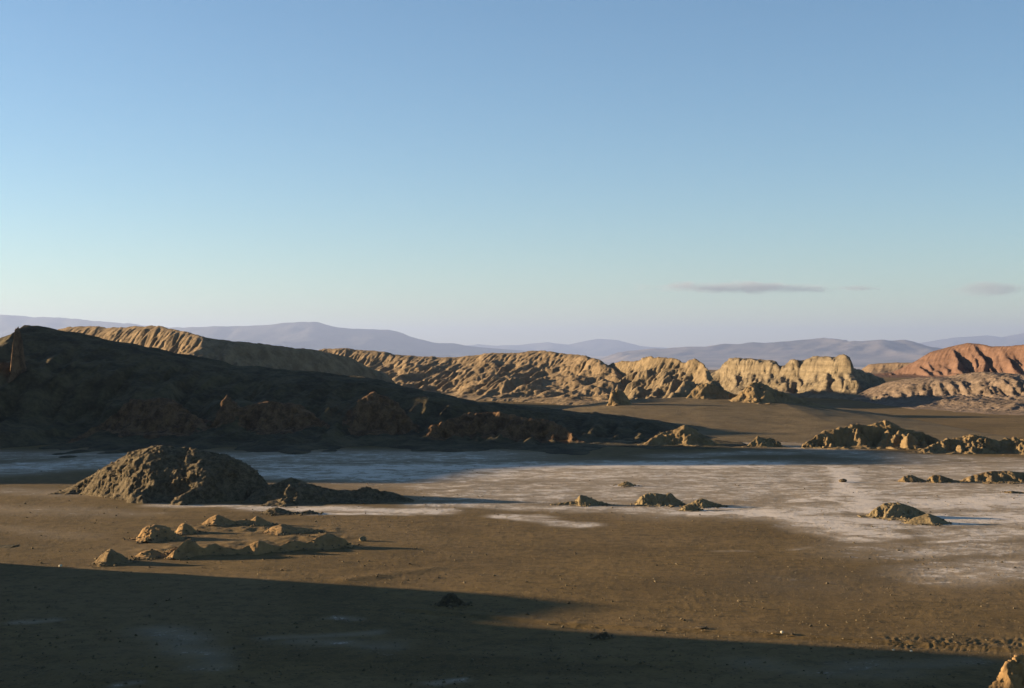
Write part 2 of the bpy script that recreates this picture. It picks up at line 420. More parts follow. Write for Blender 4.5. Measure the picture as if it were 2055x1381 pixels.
def build_ground():
    rows = [6, 30, 60, 85]
    Y = 92.0
    while Y < 520: rows.append(Y); Y *= 1.0042
    while Y < 92000: rows.append(Y); Y *= 1.05
    rows.append(92000)
    rows = np.array(rows)
    inner = np.linspace(-.46, .46, 1050)
    outer = np.geomspace(.47, 60, 36)
    tt = np.concatenate([-outer[::-1], inner, outer])
    Yg, T = np.meshgrid(rows, tt, indexing='ij')
    Xg = np.clip(T * Yg, -56000 + T * 2, 56000 + T * 2)
    Z = plain_z(Xg, Yg)
    # a little sharp roughness of the crust
    near = 1 - smooth(250, 420, Yg)
    Z = Z + near * .06 * np.maximum(fbm(Xg / .8, Yg / 1.1, 210, 4, .6), -.12) * smooth(-.5, .4, fbm(Xg / 7, Yg / 7, 211, 3))
    Z = Z - .05
    o, used = grid_mesh('ground', Xg, Yg, Z, np.ones_like(Z, bool), M['ground'])
    # salt deposits and the painted vignette lift, warped and broken up
    wx = Xg + 3.5 * fbm(Xg / 14, Yg / 14, 301, 4); wy = Yg + 5.0 * fbm(Xg / 16, Yg / 16, 302, 4)
    s = np.zeros_like(Z)
    for (x0, y0, x1, y1, w, st) in SALT_AND_VIGNETTE:
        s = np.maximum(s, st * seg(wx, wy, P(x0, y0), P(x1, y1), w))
    # thin winding white channels on the right of the flat
    for pts in (((1668, 938), (1690, 958), (1688, 972), (1718, 990), (1735, 1006)), ((1735, 1006), (1700, 1010), (1640, 998), (1585, 1004)), ((1718, 990), (1790, 984), (1860, 986))):
        for a, b in zip(pts, pts[1:]):
            s = np.maximum(s, 1.0 * seg(Xg + .8 * fbm(Xg / 3, Yg / 3, 303, 3), Yg + 2 * fbm(Xg / 5, Yg / 5, 304, 3), P(*a), P(*b), .9))
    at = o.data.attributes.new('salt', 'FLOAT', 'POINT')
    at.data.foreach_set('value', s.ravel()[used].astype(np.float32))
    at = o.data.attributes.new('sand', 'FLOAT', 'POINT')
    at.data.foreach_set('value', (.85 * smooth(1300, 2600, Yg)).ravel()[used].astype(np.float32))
    tag(o, 'flat brown desert plain with white salt crust patches', 'ground', 'structure')
build_ground()

# ------------------------------------------------------------------ hills outside the left edge whose shadows cross the plain
def shade_hill(pts, xc, wr, wl, label, seed, more=()):
    """crest runs in depth at x = xc, as high as its long shadow reaches"""
    yc, zc = [], []
    for X, Y in pts:
        s = (X - xc) / math.cos(SUN_AZ)
        yc.append(Y + s * math.sin(SUN_AZ)); zc.append(s * math.tan(SUN_EL))
    for a, b in more: yc.append(a); zc.append(b)
    yc, zc = np.array(yc), np.array(zc); k = np.argsort(yc); yc, zc = yc[k], zc[k]
    x = np.arange(xc - wl * 1.1, xc + wr * 1.1, 1.0); y = np.arange(yc[0] - 10, yc[-1] + 12, 1.0)
    X, Y = np.meshgrid(x, y)
    zz = np.interp(y, yc, zc) * smooth(y[0], yc[0], y) * (1 - smooth(yc[-1], y[-1], y))
    d = X - xc
    t = np.where(d > 0, d / wr, -d / wl)
    Z = zz[:, None] * np.interp(t, (0, .3, .7, 1, 1.2), (1, .74, .3, 0, -.1)) + .5 * fbm(X / 8, Y / 8, seed, 4) * smooth(.02, .2, t) - .1
    o, _ = grid_mesh('hill', X, Y, Z, Z > -.3, M['shade_hill'])
    tag(o, label, 'hill', 'structure')
px_ = lambda *a: [P(*q) for q in a]
near_shadow = px_((0, 1140), (560, 1165), (1000, 1190), (1215, 1213), (1000, 1250), (1300, 1274), (1500, 1288), (2000, 1312))
near_shadow += [(46, 112), (60, 95), (70, 70), (70, 45)]
shade_hill(near_shadow, -100, 34, 60, 'bare clay hill left of the plain throwing the foreground shadow', 61)
shade_hill(px_((0, 972), (870, 968), (1000, 942), (1150, 934), (1850, 932)) + [(100, 348)], -190, 58, 80, 'taller clay hill left of the plain throwing the long shadow along the hill foot', 62, ((407.5, 23), (425, 21), (436, 10)))

# ------------------------------------------------------------------ far mountains
ridge('mountain_range', M['far'], 'long blue hazy mountain range with a flat summit on the far left', 'mountains',
      [(-700, 640, 49020), (-300, 626, 49020), (0, 629, 48375), (120, 634, 48375), (200, 643, 47730), (330, 655, 46440), (400, 658, 45150), (430, 654, 45150), (520, 652, 45150), (600, 644, 45150), (640, 644, 45150), (665, 652, 45150), (700, 657, 45150), (780, 661, 45150), (830, 675, 45150), (880, 688, 45150), (910, 688, 45150), (940, 694, 45150), (1000, 699, 45150), (1060, 704, 45150)],
      15500, 11600, 160, 101, prof=((0, 1), (.06, .86), (.2, .55), (.5, .22), (1, 0)), gully=(.14, 1900, .3, .1, 1.0), spur=(.3, 5600, .6), rough=(100, 1900), ero=(6, 4000), jag=38, pad=800, keep_surf=False)
ridge('mountain_range', M['far_pale'], 'low hazy mesa range with pale sandy patches behind the yellow mesa', 'mountains',
      [(1240, 702, 36120), (1330, 697, 36120), (1440, 690, 36120), (1560, 684, 35475), (1640, 678, 35475), (1690, 675, 34830), (1725, 680, 34185), (1745, 677, 34185), (1800, 681, 34185), (1840, 684, 34185), (1862, 694, 34185), (1900, 699, 34185), (2020, 702, 34185)],
      11000, 9700, 130, 131, prof=((0, 1), (.07, .82), (.2, .5), (.5, .2), (1, 0)), gully=(.12, 1700, .3, .1, 1.0), spur=(.3, 5600, .6), rough=(60, 1400), ero=(6, 4000), jag=78, pad=650, keep_surf=False)
ridge('distant_peaks', M['far'], 'faint far peaks on the horizon between the two hazy ranges', 'mountains',
      [(860, 698, 74175), (960, 690, 74175), (1040, 692, 74175), (1100, 686, 74175), (1140, 692, 74175), (1200, 680, 74175), (1240, 684, 74175), (1290, 694, 74175), (1360, 698, 74175), (1500, 702, 74175)],
      9700, 9700, 260, 141, gully=(.12, 2600, .3, .1, 1.0), rough=(160, 2600), jag=90, pad=1300, keep_surf=False)
ridge('distant_peaks', M['far'], 'faint far peaks on the horizon behind the red hill', 'mountains',
      [(1780, 696, 74175), (1860, 686, 74175), (1920, 676, 74175), (1980, 672, 74175), (2010, 676, 74175), (2060, 668, 74175), (2200, 676, 74175), (2500, 690, 74175)],
      9700, 9700, 260, 151, gully=(.12, 2600, .3, .1, 1.0), rough=(160, 2600), jag=78, pad=1300, keep_surf=False)

# ------------------------------------------------------------------ middle distance
FLUTE = ((0, 1), (.10, .94), (.30, .70), (.6, .34), (.85, .10), (1, 0))
ridge('red_hill', M['red'], 'rust red hill with deep vertical gullies at the right edge', 'hill',
      [(1790, 748, 1320), (1835, 728, 1300), (1870, 706, 1284), (1905, 696, 1270), (1940, 688, 1256), (1965, 690, 1245), (1990, 695, 1231), (2030, 694, 1207), (2055, 691, 1192), (2120, 690, 1155), (2250, 712, 1095), (2400, 745, 1050)],
      95, 120, .9, 201, prof=FLUTE, gully=(.78, 16, .05, .06, 1.05), rough=(.6, 14), ero=(6, 6000), pad=30, crumb=(.5, 4), crest_noise=(6, 60))
ridge('red_hill', M['bench'], 'low flat reddish tan bench beside the rust red hill', 'hill',
      [(1722, 748, 1470), (1745, 731, 1460), (1800, 727, 1430), (1850, 728, 1405), (1900, 735, 1380), (1950, 750, 1360)],
      60, 60, 1.0, 211, prof=((0, 1), (.12, .92), (.3, .6), (1, 0)), gully=(.28, 9, .2, .1, .8), rough=(.7, 10), ero=(4, 3000), pad=20, crumb=(.5, 4))

ridge('yellow_mesa', M['mesa'], 'pale yellow clay mesa with broken cliff top and dark right end', 'mesa',
      [(1395, 768, 850), (1440, 742, 838), (1462, 722, 826), (1480, 717, 818), (1530, 721, 800), (1553, 724, 790), (1562, 733, 786), (1576, 732, 781), (1586, 723, 777), (1610, 721, 769), (1645, 713, 756), (1675, 716, 744), (1688, 711, 738), (1702, 716, 734), (1707, 738, 738), (1730, 744, 752), (1760, 756, 768), (1785, 772, 780), (1800, 790, 786)],
      [50, 58, 60, 62, 62, 61, 60, 60, 60, 60, 60, 60, 58, 56, 56, 58, 56, 50, 44], 45, .55, 221,
      prof=((0, 1), (.13, .95), (.17, .62), (.30, .50), (.40, .44), (.44, .30), (.65, .16), (1, 0)), gully=(.34, 7.5, .12, .10, .8), spur=(.45, 22, .8), rough=(.9, 9), crag=(1.2, 10), ero=(5, 4000, 40), jag=2.2, pad=12, crumb=(.8, 2.2), crest_noise=(10, 34))
ridge('eroded_hill', M['olive'], 'rugged broken clay hill between the long tan ridge and the yellow mesa', 'hill',
      [(1180, 748, 718), (1205, 738, 710), (1235, 727, 700), (1270, 724, 688), (1300, 713, 678), (1345, 716, 664), (1370, 722, 656), (1395, 719, 646), (1412, 724, 638), (1425, 742, 632), (1436, 765, 626)],
      [66, 70, 74, 76, 76, 74, 68, 60, 52, 44, 36], 50, .45, 231,
      prof=((0, 1), (.08, .86), (.25, .62), (.45, .46), (.6, .26), (1, 0)), gully=(.36, 8, .5, .1, 1.0), spur=(.6, 24, 1), rough=(.9, 9), crag=(3.0, 17), ero=(6, 5000, 40), jag=.9, pad=10, crumb=(.5, 2.2), crest_noise=(9, 26))
ridge('eroded_hill', M['badland'], 'long tan ridge with diagonal rain gullies in the centre', 'hill',
      [(600, 712, 890), (650, 700, 875), (690, 699, 864), (725, 702, 854), (760, 704, 844), (800, 712, 832), (850, 715, 818), (905, 717, 804), (935, 715, 796), (975, 709, 784), (1020, 708, 772), (1085, 703, 754), (1130, 708, 738), (1175, 713, 720), (1205, 724, 706), (1232, 738, 694), (1255, 760, 684), (1280, 790, 676)],
      [70, 80, 85, 88, 90, 95, 100, 104, 106, 108, 108, 106, 100, 94, 84, 72, 60, 48], 60, .55, 241,
      prof=((0, 1), (.08, .95), (.24, .74), (.55, .34), (.8, .1), (1, 0)), gully=(.40, 9.5, .6, .10, 1.05), spur=(.3, 34, .5), rough=(.9, 12), crag=(.5, 5), ero=(9, 9000, 48), jag=.7, pad=15, crumb=(.30, 1.6), crest_noise=(9, 34))
ridge('eroded_hill', M['badland'], 'sunlit gullied ridge rising behind the dark hill on the left', 'hill',
      [(60, 668, 660), (140, 656, 635), (185, 653, 622), (215, 657, 614), (260, 656, 600), (320, 653, 582), (345, 660, 574), (385, 668, 562), (410, 676, 556), (470, 684, 560), (530, 690, 572), (590, 697, 588), (640, 702, 604), (700, 716, 620), (760, 745, 635)],
      [80, 85, 85, 85, 85, 82, 78, 74, 74, 80, 85, 85, 80, 70, 50], 60, .5, 251,
      prof=((0, 1), (.08, .94), (.22, .74), (.55, .34), (.8, .12), (1, 0)), gully=(.42, 6, .5, .10, 1.05), spur=(.3, 28, .5), rough=(.8, 10), crag=(.4, 5), ero=(9, 8000, 48), jag=.6, pad=20, crumb=(.30, 1.6), crest_noise=(6, 30))

ridge('low_cliff', M['cliff'], 'low crumbling cliff band above a pinkish gravel slope on the right', 'cliff',
      [(1600, 815, 735), (1660, 806, 726), (1700, 795, 718), (1740, 782, 710), (1790, 766, 702), (1850, 757, 692), (1900, 758, 682), (1950, 747, 672), (2000, 748, 663), (2055, 752, 654), (2150, 750, 640), (2350, 790, 612)],
      [120, 130, 140, 150, 160, 168, 172, 174, 172, 168, 160, 130], 70, .6, 261,
      prof=((0, 1), (.10, .97), (.20, .90), (.26, .78), (.31, .50), (.36, .44), (.7, .17), (1, 0)), gully=(.48, 5, .1, .16, .5), spur=(.2, 26, .8), rough=(.6, 6), crag=(.6, 5), jag=.5, pad=20, crumb=(.7, 1.8), crest_noise=(10, 60))
ridge('gravel_fan', M['fan'], 'smooth brown gravel slope rising behind the salt flat on the right', 'slope',
      [(1060, 832, 490), (1180, 814, 520), (1240, 806, 530), (1300, 801, 540), (1400, 797, 550), (1470, 796, 555), (1540, 797, 555), (1620, 810, 550), (1700, 823, 540), (1780, 834, 530), (1870, 844, 515), (1960, 850, 500), (2060, 858, 480)],
      [110, 140, 150, 160, 170, 175, 175, 170, 160, 145, 125, 100, 70], [60, 110, 150, 170, 170, 160, 150, 130, 110, 90, 70, 60, 60], .6, 271,
      prof=((0, 1), (.2, .8), (.5, .42), (.8, .12), (1, 0)), rough=(.25, 14), pad=25, crumb=(.10, 1.4))

# ------------------------------------------------------------------ the dark hill
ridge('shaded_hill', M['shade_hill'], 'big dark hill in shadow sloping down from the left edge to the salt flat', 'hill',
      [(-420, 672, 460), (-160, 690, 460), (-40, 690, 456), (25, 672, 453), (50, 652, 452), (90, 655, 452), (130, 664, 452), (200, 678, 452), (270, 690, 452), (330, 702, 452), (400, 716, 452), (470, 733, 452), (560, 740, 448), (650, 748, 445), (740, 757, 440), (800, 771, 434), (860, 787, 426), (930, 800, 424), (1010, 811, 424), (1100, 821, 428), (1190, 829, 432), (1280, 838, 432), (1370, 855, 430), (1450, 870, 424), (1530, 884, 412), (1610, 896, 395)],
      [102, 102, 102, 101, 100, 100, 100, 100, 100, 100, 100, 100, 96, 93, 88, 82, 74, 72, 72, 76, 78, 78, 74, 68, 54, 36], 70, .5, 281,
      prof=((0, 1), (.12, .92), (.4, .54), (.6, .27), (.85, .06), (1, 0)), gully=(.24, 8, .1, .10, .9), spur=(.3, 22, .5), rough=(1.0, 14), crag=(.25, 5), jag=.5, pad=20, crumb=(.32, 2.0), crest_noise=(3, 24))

def outcrop(name, mat, label, sky, slope=1.1, cell=.25, seed=0, back=1.0, group=None, cat='rock outcrop', gully=None, spur=(.4, 5, 1), rough=(.3, 2.5), crag=(.6, 4), ero=None, crumb=(.4, 1.1), jag=.3, prof=None, crest_noise=(1, 5), pad=2.0, kind=None, soft=0):
    Yd = np.array([s[2] for s in sky], float); px = np.array([s[0] for s in sky], float); py = np.array([s[1] for s in sky], float)
    H = np.maximum(gz(py, Yd) - surf(gx(px, Yd), Yd), .2)
    w = np.maximum(H / slope, H.max() * .25 / slope)
    return ridge(name, mat, label, cat, sky, w, w * back, cell, seed, prof or ((0, 1), (.28, .80), (.62, .34), (.85, .10), (1.2, 0)), gully, spur, rough, crag, ero, crumb, kind, group, crest_noise, True, pad, jag, surf, soft)

G1 = 'red brown clay ribs at the foot of the dark hill'
RB = dict(cell=.3, group=G1, gully=(.3, 3.2, .15, .08, .95), crag=(.9, 6), rough=(.5, 4), crumb=(.5, 1.5))
outcrop('rock_outcrop', M['rib'], 'shaded clay rib whose pointed top left of the others catches a little sun', [(150, 880, 376), (200, 850, 384), (232, 830, 388), (262, 801, 391), (300, 800, 391), (345, 797, 391), (385, 828, 388), (430, 872, 380)], .62, seed=301, **RB)
outcrop('rock_outcrop', M['rib'], 'broad shaded clay rib with one small glowing orange tip', [(405, 876, 378), (430, 842, 386), (455, 793, 391), (478, 818, 391), (540, 805, 391), (600, 812, 391), (640, 838, 388), (690, 878, 380)], .62, seed=311, **RB)
outcrop('rock_outcrop', M['rib'], 'small dark reddish rib halfway up the shaded slope', [(695, 845, 390), (720, 802, 394), (750, 786, 396), (790, 803, 394), (830, 850, 388)], .7, seed=321, **RB)
outcrop('rock_outcrop', M['rib'], 'wide fluted reddish rib low on the shaded slope in the centre', [(870, 852, 380), (940, 828, 388), (1000, 826, 387), (1050, 838, 385), (1100, 842, 383), (1135, 858, 379), (1165, 886, 372)], .7, seed=331, **RB)
outcrop('rock_fin', M['rib'], 'thin upright clay fin catching the sun at the top of the dark hill', [(20, 745, 406), (25, 700, 408), (30, 659, 409), (37, 654, 410), (44, 678, 411), (50, 742, 412)], 3.0, .2, 341, cat='rock', spur=(.2, 2, 1), crag=(.2, 2), crumb=(.2, .8), jag=.1, pad=.6)
outcrop('rock_outcrop', M['outcrop'], 'dark rock knob with a lit cap where the shadow meets the gravel slope', [(1290, 892, 366), (1325, 868, 370), (1345, 864, 371), (1362, 858, 371), (1375, 852, 371), (1390, 858, 371), (1405, 870, 370), (1440, 890, 366)], .8, .2, 351)
outcrop('rock_outcrop', M['outcrop'], 'small rough rock pile at the right tip of the hill shadow', [(1500, 895, 362), (1520, 876, 364), (1545, 880, 364), (1560, 886, 363), (1578, 897, 361)], .8, .18, 361, crag=(.5, 2.5))
outcrop('rock_outcrop', M['outcrop'], 'large craggy orange brown outcrop with a dark hollow at the edge of the salt flat', [(1606, 899, 360), (1632, 878, 362), (1655, 866, 363), (1690, 858, 364), (1715, 849, 365), (1740, 850, 366), (1772, 842, 366), (1790, 848, 366), (1815, 860, 366), (1850, 868, 366), (1880, 880, 364), (1905, 895, 362)], .62, .17, 371, gully=(.35, 5, .5, .1, .9), spur=(.9, 8, 1), rough=(.4, 3), crag=(2.0, 8), crumb=(.5, 1.4), jag=.4, crest_noise=(3, 7))
outcrop('rock_outcrop', M['outcrop'], 'rounded orange brown outcrop at the right edge of the salt flat', [(1838, 908, 342), (1870, 892, 344), (1905, 880, 346), (1945, 872, 346), (1980, 876, 346), (2005, 886, 345), (2035, 876, 345), (2060, 882, 344), (2100, 876, 344), (2180, 905, 340)], .55, .17, 381, gully=(.2, 3.5, .4, .1, .9), spur=(.6, 6, 1), rough=(.4, 3), crag=(1.2, 5), crumb=(.5, 1.4), jag=.4, crest_noise=(2, 6))
G2 = 'clay knobs on top of the gravel slope'
outcrop('rock_outcrop', M['outcrop'], 'small square clay knob at the left end of the gravel slope', [(1219, 814, 512), (1226, 788, 514), (1237, 780, 515), (1252, 786, 515), (1270, 814, 513)], 1.3, .22, 391, group=G2, crag=(.8, 4))
outcrop('rock_outcrop', M['outcrop'], 'blocky clay knob in the middle of the gravel slope crest', [(1370, 808, 543), (1388, 784, 546), (1400, 773, 547), (1418, 769, 547), (1440, 774, 547), (1465, 787, 546), (1496, 803, 544)], .9, .25, 401, group=G2, crag=(1.6, 6), crumb=(.6, 2))
outcrop('rock_outcrop', M['outcrop'], 'pointed clay cone crowning the gravel slope', [(1460, 810, 530), (1490, 784, 533), (1508, 769, 534), (1528, 767, 535), (1550, 780, 535), (1600, 797, 534), (1670, 818, 530)], .5, .25, 411, group=G2, crag=(1.2, 6), crumb=(.5, 1.8))

# ------------------------------------------------------------------ mounds on the salt flat
def at(px, base_py): return gy(base_py)
def mound(name, mat, label, pts, base, slope=.8, **k):
    """pts: skyline (px, py); base: pixel row where its middle meets the plain"""
    Y = gy(base)
    return outcrop(name, mat, label, [(p[0], p[1], Y + (p[2] if len(p) > 2 else 0)) for p in pts], slope, k.pop('cell', .14), k.pop('seed', 0), cat=k.pop('cat', 'mound'), **k)

mound('mound', M['mound'], 'largest rough grey brown mound on the left of the salt flat',
      [(118, 990, 4), (160, 968, 3.5), (205, 944, 2.5), (260, 912, 1.5), (300, 901, .5), (330, 899, 0), (355, 903, -.5), (400, 907, -1.5), (450, 914, -2), (490, 930, -2.5), (522, 955, -2.5), (550, 990, -2)], 992, .62, cell=.16, seed=421,
      spur=(.3, 7, 1), rough=(.5, 3.5), crag=(.4, 2.2), crumb=(.46, .7), jag=.15, crest_noise=(2, 9), prof=((0, 1), (.25, .85), (.5, .60), (.75, .28), (1, 0)), pad=3, soft=14)
mound('mound', M['mound'], 'low dark lumpy mound trailing off right of the largest mound',
      [(515, 985), (550, 970), (585, 960), (620, 970), (650, 980), (690, 984), (735, 978), (790, 990), (830, 1002), (868, 1013)], 1004, .5, cell=.16, seed=431, spur=(.4, 6, 1), rough=(.4, 3), crag=(.6, 3.5), crumb=(.35, .8), jag=.3, crest_noise=(2, 6))

G3 = 'small orange clay mounds in the cluster at the near left'
E = dict(cell=.08, spur=(.5, 2.2, 1), rough=(.13, 1.4), crag=(.04, 1.3), crumb=(.04, .3), jag=.03, crest_noise=(.6, 2), pad=1.2, soft=6, prof=((0, 1), (.16, .93), (.4, .66), (.7, .26), (1, .06), (1.3, 0)))
def small(label, pts, base, slope=.6, mat='orange_mound', name='mound', group=G3, **k):
    a = dict(E); a.update(k)
    return mound(name, M[mat], label, pts, base, slope, group=group, **a)
small('dark pyramid shaped mound nearest the foreground shadow', [(188, 1130), (205, 1112), (222, 1101), (240, 1112), (265, 1130)], 1129, .75, seed=441, mat='outcrop')
small('smooth low mound just right of the dark pyramid mound', [(268, 1118), (285, 1107), (305, 1103), (320, 1108), (338, 1118)], 1118, .5, seed=442)
small('low double humped mound between the pyramid mound and the long clay ridge', [(325, 1112), (340, 1103), (358, 1098), (375, 1101), (392, 1110)], 1111, .5, seed=443)
small('long low clay ridge with knobs and a dark near side', [(352, 1106, -3), (364, 1092, -1.5), (378, 1082), (392, 1087), (410, 1101), (430, 1090, 1), (448, 1098, 1), (480, 1103, 1), (503, 1092, 2), (524, 1084, 2), (543, 1093, 3), (560, 1097, 3), (580, 1086, 4), (600, 1086, 5), (618, 1090, 5), (638, 1078, 6), (658, 1070, 7), (690, 1082, 7)], 1113, .82, seed=444, pad=1.2, cat='ridge', name='clay_ridge', group=None, jag=.1, crest_noise=(.9, 3), spur=(.5, 2.5, 1))
small('broad rounded mound left of the cluster with a rough sunlit face', [(275, 1080), (288, 1060), (310, 1053), (335, 1058), (355, 1072), (372, 1082)], 1080, .6, seed=445, crumb=(.18, .5))
small('small steep knob just right of the broad rounded mound', [(352, 1070), (360, 1054), (372, 1050), (386, 1058), (398, 1070)], 1069, .7, seed=446)
small('peaked mound at the far side of the cluster trailing two lower humps', [(402, 1054), (420, 1040), (436, 1033), (452, 1039), (472, 1047), (490, 1042), (502, 1045), (515, 1036), (530, 1042), (548, 1053)], 1053, .55, seed=447)
small('wide flat mound at the right of the cluster', [(530, 1068), (545, 1058), (565, 1053), (590, 1058), (615, 1060), (640, 1064), (665, 1070)], 1069, .35, seed=448)
small('small rocky hump in front of the low dark mound', [(525, 1030), (540, 1021), (555, 1018), (570, 1022), (590, 1029)], 1030, .5, seed=449, mat='mound', group=None)
small('tiny flat hump at the shadow edge right of the small rocky hump', [(600, 1031), (612, 1025), (626, 1025), (640, 1031)], 1031, .5, seed=450, mat='mound', group=None)

G4 = 'weathered clay mounds scattered over the salt flat'
F_ = dict(cell=.10, spur=(.4, 3, 1), gully=(.2, 1.8, .3, .1, .95), rough=(.14, 1.5), crag=(.3, 1.8), crumb=(.16, .5), jag=.12, crest_noise=(.6, 2.5), pad=.9)
def flat_mound(label, pts, base, slope=.7, mat='yellow_mound', **k):
    a = dict(F_); a.update(k)
    return mound('mound', M[mat], label, pts, base, slope, group=k.pop('group', G4) if 'group' in k else G4, **{q: v for q, v in a.items() if q != 'group'})
flat_mound('low mound with a small upright fin in the middle of the salt flat', [(1110, 1012), (1135, 1007), (1155, 1004), (1164, 993), (1172, 994), (1195, 1003), (1230, 1014)], 1012, .6, seed=461)
flat_mound('flat topped mound with a steep sunlit left flank', [(1272, 1015), (1288, 994), (1305, 988), (1322, 990), (1335, 992), (1345, 988), (1358, 1000), (1378, 1014)], 1012, .8, seed=462)
flat_mound('rounded mound right of the flat topped mound', [(1376, 1015), (1395, 1004), (1408, 1000), (1425, 1006), (1440, 1010), (1460, 1016)], 1016, .6, seed=463)
flat_mound('little wedge of clay in front of the rounded mound', [(1362, 1024), (1375, 1014), (1384, 1011), (1398, 1017), (1412, 1024)], 1023, .8, seed=464)
flat_mound('tiny lone hump far out on the white salt', [(1238, 975), (1250, 968), (1258, 966), (1266, 969), (1276, 975)], 975, .6, seed=465)
flat_mound('yellow twin lobed mound with a long blue shadow on the right', [(1738, 1034), (1755, 1020), (1775, 1010), (1800, 1007), (1815, 1012), (1832, 1018), (1860, 1030), (1890, 1042)], 1036, .55, seed=466, gully=(.2, 2.6, .5, .12, .95), crumb=(.12, .45), jag=.08, cell=.1, pad=1.5)
flat_mound('smooth yellow foot mound leaning against the twin lobed mound', [(1812, 1050), (1835, 1038), (1862, 1030), (1885, 1038), (1912, 1052)], 1049, .55, seed=467, crumb=(.06, .5), rough=(.06, 1.5), crag=(.05, 1.5), gully=None, spur=(.1, 3, 1), jag=.03, pad=1)
flat_mound('knobbly clay block at the far right of the salt flat', [(1800, 968), (1812, 955), (1830, 953), (1850, 961), (1870, 968)], 966, .8, seed=468, mat='outcrop', cell=.14)
flat_mound('second clay block joined to the far right row', [(1855, 969), (1872, 954), (1885, 953), (1905, 960), (1935, 968)], 967, .7, seed=469, mat='outcrop', cell=.14)
flat_mound('long low clay mound cut by the right edge of the photo', [(1925, 965), (1955, 952), (1985, 946), (2020, 945), (2060, 948), (2110, 950), (2160, 964)], 966, .5, seed=470, mat='outcrop', cell=.16, pad=1.5)
flat_mound('thin low rib of clay below the long low mound', [(2010, 990), (2028, 985), (2050, 987), (2075, 991)], 990, .4, seed=471, mat='outcrop')

# ------------------------------------------------------------------ near details
mound('rock', M['dark_rock'], 'dark crumbly rock clump at the edge of the foreground shadow', [(880, 1212), (890, 1196), (903, 1189), (915, 1193), (925, 1204), (940, 1213)], 1211, 1.1, cat='rock', cell=.05, seed=481, spur=(.4, .8, 1), rough=(.12, .5), crag=(.3, .7), crumb=(.2, .3), jag=.12, crest_noise=(.2, .6), pad=.4)
mound('rock', M['dark_rock'], 'small black boulder on the sunlit strip between the two shadows', [(1192, 1278), (1202, 1273), (1212, 1269), (1220, 1271), (1224, 1278)], 1278, 1.3, cat='rock', cell=.04, seed=482, spur=(.3, .6, 1), rough=(.06, .3), crag=(.1, .4), crumb=(.1, .2), jag=.05, crest_noise=(.1, .4), pad=.3)
# spur of the viewpoint hill in the lower right corner
ridge('rock_pinnacle', M['orange_mound'], 'orange sunlit rock pinnacle at the bottom right corner', 'rock',
      [(1900, 1420, 84), (1960, 1392, 84), (1990, 1376, 84), (2008, 1358, 84), (2018, 1330, 84), (2030, 1322, 84.4), (2042, 1316, 84.6), (2055, 1326, 85), (2072, 1322, 85), (2100, 1340, 85), (2160, 1400, 85)],
      [1.6, 2, 2.4, 2.6, 2.4, 2.4, 2.4, 2.6, 3, 4, 5], 3, .05, 491, prof=((0, 1), (.3, .86), (.7, .5), (1, 0)), spur=(.4, 1.3, .8), rough=(.15, .8), crag=(.4, 1.1), jag=.15, pad=1, crumb=(.2, .4), kind=None, keep_surf=False)

def stone(px, py, size, mat, label, seed, flat=.6, group=None, rot=0.0, stretch=1.0):
    """angular pebble: a subdivided block of jittered corners"""
    Y = gy(py); X = gx(px, Y)
    rng = np.random.RandomState(seed)
    import bmesh
    bm = bmesh.new(); bmesh.ops.create_icosphere(bm, subdivisions=2, radius=1)
    ax = [Vector(rng.normal(size=3)).normalized() for _ in range(7)]; off = rng.uniform(.55, .85, 7)
    for v in bm.verts:
        for a, b in zip(ax, off):
            d = v.co.dot(a) - b
            if d > 0: v.co -= a * d
        v.co = Vector((v.co.x * stretch, v.co.y, v.co.z * flat)) * size
    me = bpy.data.meshes.new('stone'); bm.to_mesh(me); bm.free(); me.materials.append(mat)
    o = bpy.data.objects.new('stone', me); COL.objects.link(o)
    o.location = (X, Y, float(plain_z(np.array([X]), np.array([Y]))[0]) + size * flat * .45); o.rotation_euler = (0, 0, rot)
    return tag(o, label, 'stone', None, group)
stone(1569, 1273, .16, M['pale_stone'], 'small white stone on the near brown ground beside the shadow', 1, .8)
stone(1792, 1305, .12, M['pale_stone'], 'tiny pale stone left of the rippled sand', 2, .8)
stone(1828, 1307, .12, M['pale_stone'], 'tiny pale stone below the start of the rippled sand', 3, .8)
stone(122, 1137, .22, M['pale_stone'], 'tiny white stone at the shadow edge left of the pyramid mound', 4, .8)
stone(1405, 1262, .5, M['dark_rock'], 'flat dark stone lying on the near brown ground', 5, .22, stretch=1.3)
stone(1590, 1275, .18, M['dark_rock'], 'dark stone right of the small white stone', 6, .5)
stone(728, 1086, .55, M['yellow_mound'], 'pale rounded stone right of the clay mound cluster', 7, .7)
stone(693, 1094, .5, M['dark_rock'], 'dark stone left of the pale rounded stone', 8, .5)
stone(1691, 966, .8, M['dark_rock'], 'dark stone among the white salt channels', 9, .6)

